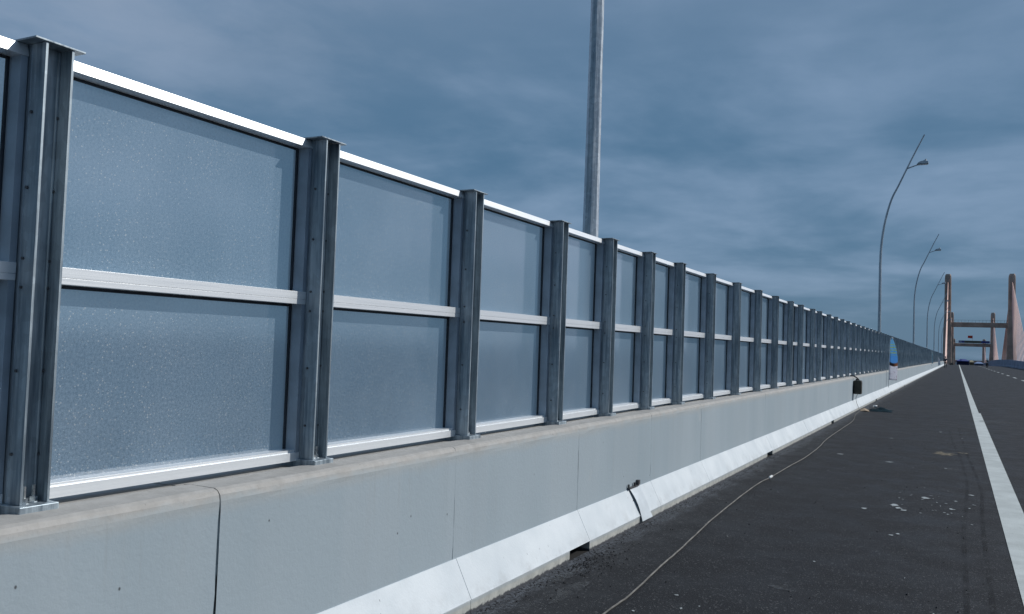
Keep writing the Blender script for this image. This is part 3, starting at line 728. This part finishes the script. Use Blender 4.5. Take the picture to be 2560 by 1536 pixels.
# ------------------------------------------------------------------ median wall and far side
b = MB()
for y0, y1 in zip(ys, ys[1:]):
    if y1 > 560: break
    z0, z1 = zr(y0), zr(y1)
    hh = lambda yy: .95*max(0, min(1, (yy-175)/195)); u0, u1 = hh(y0), hh(y1)
    pr = [(10.70,-.02),(10.72,.28),(10.80,.42),(10.86,1.40),(11.06,1.40),(11.12,.42),(11.2,-.02)]
    n = len(pr); b.add([(x,y0,z+z0+(u0 if z > 1 else 0)) for x,z in pr] + [(x,y1,z+z1+(u1 if z > 1 else 0)) for x,z in pr], [(i,i+1,n+i+1,n+i) for i in range(n-1)])
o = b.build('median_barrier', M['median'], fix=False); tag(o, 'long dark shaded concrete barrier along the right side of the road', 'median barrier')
bl = thing('concrete_block', 'low brown concrete block at the road edge below the left bridge tower', 'concrete block', (-1.15,226,0))
MB().box(-.42,.42,-.3,.3,-.02,.56).build('block_body', simple('brown_concrete', (.2,.165,.14), .9), bl, bevel=.03)
MB().tube(dense([(-.2,0,.55),(-.2,0,.68),(.2,0,.68),(.2,0,.55)],4), .015, 6).build('lifting_loop', M['steel'], bl)

# ------------------------------------------------------------------ canopies beyond the crest
def tent(label, x, y, w, h, mat, wallm=None):
    z = zr(y); t = thing('canopy_tent', label, 'canopy tent', (x,y,z), 0, 'event canopies on the bridge')
    for sx in (-1,1):
        for sy in (-1,1): MB().tube([(sx*w/2,sy*1.5,0),(sx*w/2,sy*1.5,h-.75)], .04, 6).build('leg', M['chrome'], t)
    b = MB(); a = w/2+.1
    b.add([(-a,-1.6,h-.95),(a,-1.6,h-.95),(a,1.6,h-.95),(-a,1.6,h-.95),(-a,-1.6,h-.7),(a,-1.6,h-.7),(a,1.6,h-.7),(-a,1.6,h-.7),(-.35*a,0,h),(.35*a,0,h)],
          [(0,1,5,4),(1,2,6,5),(2,3,7,6),(3,0,4,7),(4,5,9,8),(5,6,9),(6,7,8,9),(7,4,8)])
    b.build('canopy', mat, t)
    if wallm: MB().box(-w/2,w/2,1.42,1.46,0,h-.96).build('back_curtain', wallm, t)
tent('blue canopy tent with a dark inside, largest of the event tents', 2.1, 392, 4.6, 3.0, M['blue'], simple('navy_canopy_cloth', (.04,.06,.15), .9))
tent('tan canopy tent right of the blue canopy tent', 5.2, 398, 1.9, 2.7, M['tan'], M['tan'])
tent('pale blue canopy tent nearest the median barrier', 8.0, 404, 3.4, 2.3, M['pale'], M['pale'])

# ------------------------------------------------------------------ cable-stayed bridge towers
def tower(label, Y, xl, xr, ztop, zbt, zbb, full):
    z0 = zr(Y); t = thing('bridge_tower', label, 'bridge tower', ((xl+xr)/2, Y, z0), 0, 'H-shaped bridge towers'); cx = (xl+xr)/2
    def leg(x):
        b = MB(); rows = []
        for z, wx, wy in ((-46, 2.2, 3.2), (z0, 1.9, 2.7), (zbb, 1.65, 2.4), (zbt+1, 1.4, 2.2), (ztop-2.2, 1.32, 2.1), (ztop-.8, 1.25, 2.0), (ztop, .95, 1.7)):
            c_ = .32
            rows.append([(x-cx + a, bb, z - z0) for a, bb in ((-wx,-wy+c_),(-wx+c_,-wy),(wx-c_,-wy),(wx,-wy+c_),(wx,wy-c_),(wx-c_,wy),(-wx+c_,wy),(-wx,wy-c_),(-wx,-wy+c_))])
        b.grid(rows); b.add(rows[-1][:8], [tuple(range(8))]); return b.build('tower_leg', M['tower'], t)
    leg(xl); leg(xr)
    MB().box(xl-cx+1.2, xr-cx-1.2, -1.3, 1.3, zbb-z0, zbt-z0).build('cross_beam', M['tower'], t, bevel=.12)
    b = MB(); n = 16
    for i in range(n+1):
        x = xl-cx+1.4 + (xr-xl-2.8)*i/n; b.tube([(x,-1.2,zbt-z0),(x,-1.2,zbt-z0+1.0)], .035, 5)
    b.tube([(xl-cx+1.3,-1.2,zbt-z0+1),(xr-cx-1.3,-1.2,zbt-z0+1)], .04, 5); b.build('handrail', M['steel'], t)
    for x, dr in ((xl, 0.30), (xr, 0.15)):
        for s in (-1, 1):
            for i in range(full):
                u = i/(full-1); yy = s*(20 + 88*u); za = ztop - 13 + 9.5*u
                xo = dr*1.0*(-s if s < 0 else .6)*u
                a = (x-cx, s*1.9*(1-.3*u), za-z0); e = (x-cx+xo, yy, zr(Y+yy)-z0+.4)
                b = MB(); b.tube([a, e], .13, 7, cap=False); b.build('stay_cable', M['stay'], t, smooth=True)
tower('nearest H-shaped bridge tower with pale pink stay cables fanning down', 436, -4.0, 21.1, 39.6, 17.9, 15.8, 12)
tower('middle bridge tower, seen below the cross beam of the nearest one', 676, -3.64, 21.6, 33.9, 12.4, 10.2, 12)
tower('farthest and lowest bridge tower', 916, -2.9, 22.2, 20.5, .4, -1.8, 12)
# parapets of the main bridge beyond the fence
for x, lb in ((-3.9, 'low concrete parapet on the left edge of the main bridge'), (23.6, 'low concrete parapet on the right edge of the main bridge')):
    b = MB()
    for y0, y1 in zip(ys, ys[1:]):
        if y0 < WEND and x < 0: continue
        z0, z1 = zr(y0), zr(y1); b.add([(xx,yy,zz) for yy, z in ((y0,z0),(y1,z1)) for xx, zz in ((x,z-.1),(x,z+.8),(x+.3,z+.8),(x+.3,z-.1))], [(0,1,5,4),(1,2,6,5),(2,3,7,6)])
    tag(b.build('bridge_parapet', M['deck'], fix=False), lb, 'parapet')
# decorated board on the middle tower's beam, and a flag
t = thing('festive_board', 'long blue and olive board standing on the cross beam of the middle tower', 'board', (9.0,673.8,12.4))
for x0, x1, m in ((-8.2,-6.4,M['pale']),(-6.4,-4.6,M['blue']),(-4.6,5.6,simple('olive_board_print', (.12,.14,.11), .7, sc=.3)),(5.6,10.8,M['blue'])):
    MB().box(x0,x1-.02,-.12,.12,.25,1.9).build('board_panel', m, t)
b = MB()
for x in (-7,-3,1,5,9.5): b.box(x-.08,x+.08,-.05,.6,-.02,.24); b.box(x-.08,x+.08,.13,.25,.2,1.7)
b.build('support_frame', M['steel'], t)
t = thing('red_flag', 'red flag with a yellow star flying above the middle tower beam', 'flag', (9.35,675.5,12.4))
MB().tube([(0,0,0),(0,0,5.6)], .05, 8).build('flag_pole', M['steel'], t)
b = MB(); b.grid([[(-2.9*j/8, .12*math.sin(j*.9), 3.5 + 1.95*i/4*(1-.02*j) + .03*j) for j in range(9)] for i in range(5)])
o = b.build('flag_cloth', M['red'], t, smooth=True, fix=False); o.modifiers.new('s', 'SOLIDIFY').thickness = .02
for s in (-1, 1):
    pts = [(-1.35 + (.40 if i % 2 == 0 else .16)*math.sin(2*PI*i/10), s*.2, 4.5 + (.40 if i % 2 == 0 else .16)*math.cos(2*PI*i/10)) for i in range(10)]
    b = MB(); b.add([(-1.35, s*.2, 4.5)] + pts, [(0,1+i,1+(i+1) % 10) for i in range(10)]); b.build('star', M['yellow'], o)
